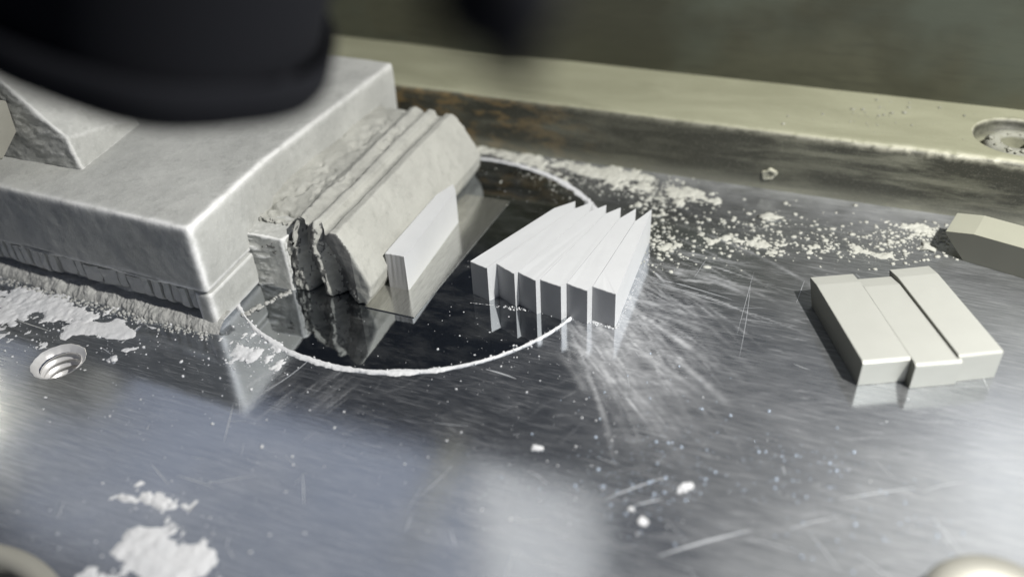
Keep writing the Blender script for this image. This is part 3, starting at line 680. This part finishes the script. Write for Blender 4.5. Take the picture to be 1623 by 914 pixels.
# ------------------------------------------------------------------ powder
def patch(name, blobs, thr, hscale, mat, label, cat='powder', seed=0, res=.042, kind='stuff', stretch=(1, 1), fr=1.1, crumb=1.0):
    P0 = [P(b[0], b[1]) for b in blobs]
    xa = min(p[0]-b[2]*1.6 for p, b in zip(P0, blobs)); xb = max(p[0]+b[2]*1.6 for p, b in zip(P0, blobs))
    ya = min(p[1]-b[3]*1.6 for p, b in zip(P0, blobs)); yb = max(p[1]+b[3]*1.6 for p, b in zip(P0, blobs))
    X_, Y_ = np.meshgrid(np.arange(xa, xb, res), np.arange(ya, yb, res)); m = np.zeros_like(X_)
    for p, b in zip(P0, blobs):
        m = np.maximum(m, 1-((X_-p[0])/b[2])**2-((Y_-p[1])/b[3])**2)
    m = np.clip(m, -1.2, 1)
    h = m*.7+fbm(X_*fr*stretch[0], Y_*fr*stretch[1], seed=seed, o=5)*.75+(fbm(X_*4.5, Y_*4.5, seed=seed+3)*.38+fbm(X_*12, Y_*12, seed=seed+4, o=2)*.16)*crumb-thr
    hh = np.tanh(np.clip(h, -1, 2)*3)*hscale+np.where(h > 0, fbm(X_*6, Y_*6, seed=seed+5)*hscale*.8*crumb, 0)
    V_ = np.stack([X_, Y_, np.maximum(hh, -.01)+.004], -1).reshape(-1, 3); I = np.arange(X_.size).reshape(X_.shape)
    Q_ = np.stack([I[:-1, :-1], I[:-1, 1:], I[1:, 1:], I[1:, :-1]], -1).reshape(-1, 4)
    ok = (h.reshape(-1)[Q_] > 0).any(1)
    dh = np.hypot(V_[:, 0]-TAPPED[0], V_[:, 1]-TAPPED[1]) < TR+.1; ok &= ~dh[Q_].any(1)
    Q_ = Q_[ok]; us = np.zeros(len(V_), bool); us[Q_.ravel()] = True; rm = np.cumsum(us)-1
    o = link(name, np_mesh(name, V_[us], rm[Q_]), mat, None, True); tag(o, label, cat, kind=kind); return o
patch('powder_patch', [(60, 480, 2.6, .9), (0, 490, 2.4, 1.1), (120, 500, 1.8, .8)], .30, .05, M_powder, 'crumbly white powder on the table below the block at the left edge', seed=101, fr=1.6)
patch('powder_patch', [(180, 525, 1.4, .42), (135, 520, .9, .5)], .30, .05, M_powder, 'flat white powder patch above and right of the tapped hole', seed=111, fr=1.4, crumb=.5)
patch('powder_patch', [(395, 560, .95, .52), (440, 552, .4, .3)], .32, .06, M_powder, 'ribbed white powder patch at the block corner inside its reflection', seed=123, fr=2.2, stretch=(1.6, .5))
patch('powder_patch', [(248, 872, 1.5, 1.1), (300, 882, 1.0, .8)], .28, .07, M_powder, 'large blurred white powder patch in the near left foreground', seed=131, fr=.9, crumb=.3)
patch('powder_patch', [(250, 793, .75, .28), (205, 790, .5, .16)], .35, .06, M_powder, 'small hooked powder streak above the large foreground patch', seed=143, fr=1.6)
patch('powder_patch', [(850, 255, 2.6, .55), (960, 275, 2.8, .55), (780, 240, 1.6, .6), (1060, 300, 2.2, .5)], .28, .07, M_powder_y, 'yellowish powder bank along the foot of the rail behind the blades', seed=151, fr=1.6)
patch('powder_patch', [(1000, 290, 3.2, 1.0), (1090, 310, 2.4, .9), (880, 275, 1.6, .6)], .78, .06, M_powder_y, 'mottled thin powder between the rail and the blade stack', seed=161, fr=2.6)
patch('powder_patch', [(1460, 362, 1.7, .45), (1510, 375, 1.0, .4)], .55, .08, M_powder_y, 'gritty powder bank at the rail foot beside the lone blank', seed=171, fr=3.)
patch('powder_patch', [(1165, 385, 2.6, .9), (1250, 390, 2.0, .7), (1380, 400, 1.8, .6), (1060, 385, 1.2, .9)], .70, .07, M_powder_y, 'broken white powder crumbs on the table right of the blade stack', seed=181, fr=2.0)
# ring of powder round the disc
n_ = 1400; th_ = np.linspace(0, 2*math.pi, n_, endpoint=False); m_ = 9
ca, sa = np.cos(th_)*2.2, np.sin(th_)*2.2
wid = .075+.05*fbm(ca*3, sa*3, seed=71)+.045*fbm(ca*12, sa*12, seed=72)
wid = wid+.13*np.exp(-((th_-(-1.75+2*math.pi))/.35)**2)+.09*np.exp(-((th_-1.2)/.6)**2)
wid = wid*(.55+.9*np.clip(fbm(ca*1.1, sa*1.1, seed=78)+.4, 0, 1)); wid = np.clip(wid, .022, .4); rows = []
for j in range(m_):
    s = j/(m_-1)*2-1; edge = 1+.6*fbm(ca*18, sa*18, s+3, seed=73)
    rr = DR+.02+s*wid*edge; z = (.065*(1-s*s)**.7)*(1+.5*fbm(ca*20, sa*20, s*2, seed=74))+.002
    z = np.where(abs(s) > .99, -.002, z); rows.append(np.stack([DC[0]+rr*np.cos(th_), DC[1]+rr*np.sin(th_), z], -1))
G = np.array(rows); I = np.arange(m_*n_).reshape(m_, n_); J = np.roll(I, -1, axis=1)
Qd = np.stack([I[:-1], J[:-1], J[1:], I[1:]], -1).reshape(-1, 4)
o = link('powder_ring', np_mesh('powder_ring', G.reshape(-1, 3), Qd[:, ::-1]), M_powder, None, True); tag(o, 'thin crusty ring of white powder round the polished disc', 'powder', kind='stuff')

# crumbs: joined irregular grains
ICO = None
def chunk_mesh(name, items, mat):
    global ICO
    if ICO is None:
        bm = bmesh.new(); bmesh.ops.create_icosphere(bm, subdivisions=1, radius=1)
        ICO = (np.array([v.co[:] for v in bm.verts]), np.array([[v.index for v in f.verts] for f in bm.faces])); bm.free()
    v0, f0 = ICO; VA, FA = [], []
    for k, (x, y, z, s, fl) in enumerate(items):
        a = rng.uniform(0, 6.28); ca, sa = math.cos(a), math.sin(a)
        v = v0*rng.uniform(.65, 1.25, (len(v0), 1))*np.array([s*rng.uniform(.8, 1.5), s, s*fl])
        v = np.stack([v[:, 0]*ca-v[:, 1]*sa+x, v[:, 0]*sa+v[:, 1]*ca+y, v[:, 2]+z+s*fl*.55], -1)
        VA.append(v); FA.append(f0+k*len(v0))
    return np_mesh(name, np.concatenate(VA), np.concatenate(FA))
def scatter(regions, n, smin, smax, fl=.5, avoid=True):
    out = []
    while len(out) < n:
        g = R.choice(regions); px, py = R.gauss(g[0], g[2]), R.gauss(g[1], g[3]); p = P(px, py)
        if not (-33 < p[0] < 9 and 6 < p[1] < 34.7): continue
        if avoid and not clear(p): continue
        if p[0] < -19.4 and p[1] > 19.0: continue
        if -20.3 < p[0] < -14.9 and 21.8 < p[1] < 32.6: continue
        s = smin+(smax-smin)*R.random()**4.5
        out.append((p[0], p[1], 0.0, s, fl))
    return out
items = scatter([(1100, 360, 55, 22), (1150, 385, 60, 20), (1240, 370, 50, 22), (1340, 385, 40, 14), (1420, 400, 50, 14), (1430, 375, 35, 9), (1480, 370, 30, 9), (1050, 390, 20, 20), (1040, 320, 25, 15)], 2400, .008, .12, .3)
items += scatter([(960, 290, 60, 14), (900, 275, 40, 12), (1050, 305, 30, 10)], 900, .012, .07, .4)
o = link('powder_crumb', chunk_mesh('powder_crumb', items, M_powder_y), M_powder_y); tag(o, 'loose pale powder crumbs scattered along the back of the table', 'powder', kind='stuff')
items = scatter([(150, 520, 110, 30), (100, 540, 100, 40), (400, 560, 50, 25), (300, 620, 200, 60)], 240, .015, .07, .5)
items += scatter([(235, 850, 75, 45), (180, 520, 60, 18), (60, 490, 70, 30), (400, 560, 35, 18)], 700, .006, .05, .4)
items += scatter([(1150, 770, 240, 90), (500, 760, 300, 90), (760, 560, 90, 30), (900, 700, 180, 90)], 330, .012, .045, .5)
for i in range(420):
    a = R.uniform(2.6, 6.0) if R.random() < .7 else R.uniform(.2, 2.2); rr = DR+R.gauss(0, .07); items.append((DC[0]+rr*math.cos(a), DC[1]+rr*math.sin(a), .01, .012+.045*R.random()**2, .7))
items += scatter([(690, 480, 60, 60), (820, 300, 60, 20), (745, 420, 30, 60)], 260, .008, .028, .6)
o = link('white_grain', chunk_mesh('white_grain', items, M_powder), M_powder); tag(o, 'tiny white grains sprinkled over the near table and disc', 'powder', kind='stuff')
items = scatter([(1130, 760, 130, 50), (1290, 740, 60, 25), (1050, 700, 70, 50), (1380, 830, 90, 40), (1000, 780, 50, 30)], 420, .014, .05, .7)
o = link('metal_grit', chunk_mesh('metal_grit', items, M_grit), M_grit); tag(o, 'metal grit coloured blue to paint its glints, on the near right of the table', 'grit', kind='stuff')
# ledge crumbs at the foot of the block and beads at the foot of the blades
items = []
for i in range(420):
    x = R.uniform(-32, -19.6); items.append((x, 18.62+.034*(-19.6-x)+R.gauss(0, .12), 0, .02+.07*R.random()**2, .6))
for i in range(40):
    tt = R.random(); p = P(385+tt*75, 500-tt*38); items.append((p[0]+R.gauss(0, .06), p[1]+R.gauss(0, .06), 0, R.uniform(.04, .12), .45))
o = link('foot_crumb', chunk_mesh('foot_crumb', items, M_ledge), M_ledge); tag(o, 'crumbs gathered along the foot of the cast block', 'powder', kind='stuff')
items = []
for i in range(120):
    tt = R.random(); p = P(785+tt*195+R.gauss(0, 1), 484+tt*38+R.gauss(0, 1.5)-4*math.sin(tt*3)); items.append((p[0], p[1]-.02, .005, R.uniform(.012, .05), .5))
for i in range(90):
    tt = R.random(); p = P(978+tt*55+R.gauss(0, 1), 520-tt*125+R.gauss(0, 1.5)); items.append((p[0], p[1], .005, R.uniform(.008, .025), .5))
for i in range(60):
    tt = R.random(); p = P(745+38*tt+R.gauss(0, 1), 480+4*tt); items.append((p[0], p[1], .005, R.uniform(.006, .018), .5))
o = link('blade_foot_grain', chunk_mesh('blade_foot_grain', items, M_powder), M_powder); tag(o, 'white grains caught along the foot of the fanned blades', 'powder', kind='stuff')
o = link('rail_grit', chunk_mesh('rail_grit', RAIL_ITEMS, M_ledge2), M_ledge2); tag(o, 'dark and pale grit lying on top of the back rail', 'grit', kind='stuff')
# single larger flakes
flk = [((1018, 826), .15, 'blurred white flake alone in the lower right foreground'), ((1000, 806), .10, 'small pinkish flake just above the large foreground flake'), ((1085, 773), .17, 'ragged white flake right of the lower middle, near the glints'), ((853, 710), .12, 'small elongated white flake below the blade stack'),
       ((178, 570), .16, 'round white flake right of the tapped hole'), ((1471, 392), .30, 'largest rounded pale crumb among the debris near the lone blank'), ((1075, 322), .26, 'tilted pale flake standing near the rail foot'),
       ((1011, 325), .18, 'pale crumb right behind the blade tips'), ((1220, 345), .30, 'wide flat pale flake below the drip on the rail')]
for i, (q, s, lb) in enumerate(flk):
    bm = bmesh.new(); bmesh.ops.create_icosphere(bm, subdivisions=3, radius=1); p = P(*q)
    a = R.uniform(0, 3); st = 1.8 if i in (2, 3, 8) else 1.2
    for v in bm.verts:
        n = float(fbm(np.array([v.co.x*1.6+i*9]), np.array([v.co.y*1.6]), np.array([v.co.z*1.6]), seed=i)[0]); n2_ = float(fbm(np.array([v.co.x*4+i*9]), np.array([v.co.y*4]), np.array([v.co.z*4]), seed=i+30)[0]); v.co *= s*.85*(1+.95*n+.5*n2_); v.co.x *= st; v.co.z *= .35
    o = link('powder_flake', bm_mesh('powder_flake', bm), M_powder if i < 5 else M_powder_y, None, True); o.location = (p[0], p[1], s*.12); o.rotation_euler.z = a
    tag(o, lb, 'flake')

# ------------------------------------------------------------------ dark machine head and nozzle above the table
hc = P(244, 70, 14.3)
hd = empty('machine_head', tuple(hc), 'black out of focus machine head hanging over the cast block', 'machine head')
hd.rotation_euler = Matrix.Rotation(math.radians(25), 3, Vector(M3[:, 2])).to_euler()
vs, fs = lathe([(r_*.77, z_*.77) for r_, z_ in ((.01, -.9), (2.2, -.85), (3.0, -.45), (3.95, .2), (4.05, .4), (4.05, 1.1), (3.95, 1.2))], 96, lambda a, z: 1+.018*math.sin(3*a+.5)+.012*math.sin(7*a))
o = link('flange', mesh('flange', vs, [f for f in fs if len(f) == 4]), M_black, hd, True); o.matrix_parent_inverse = Matrix.Identity(4)
vs, fs = lathe([(2.86, .85), (2.86, 9)], 72); o = link('shaft', mesh('shaft', vs, [f for f in fs if len(f) == 4]), M_black, hd, True); o.matrix_parent_inverse = Matrix.Identity(4)
nz = empty('blast_nozzle', (0, 0, 0), 'black out of focus nozzle tip pointing down near the camera', 'nozzle')
def ahead(px, py, dist):
    r = M3 @ np.array([px-811.5, py-457, F]); return Vector(np.array([0, 0, CH])+r/np.linalg.norm(r)*dist)
tipp = ahead(826, 138, 7.4); top = ahead(776, -60, 7.2); ax = top-tipp
vs, fs = lathe([(.01, 0), (.12, .02), (.17, .10), (.20, .28), (.38, .42), (.52, .62), (.56, 4)], 40)
o = link('nozzle_tip', mesh('nozzle_tip', vs, [f for f in fs if len(f) == 4]), M_black, nz, True)
nz.location = tipp; nz.rotation_euler = ax.to_track_quat('Z', 'Y').to_euler(); o.matrix_parent_inverse = Matrix.Identity(4)

sc.render.engine = 'CYCLES'
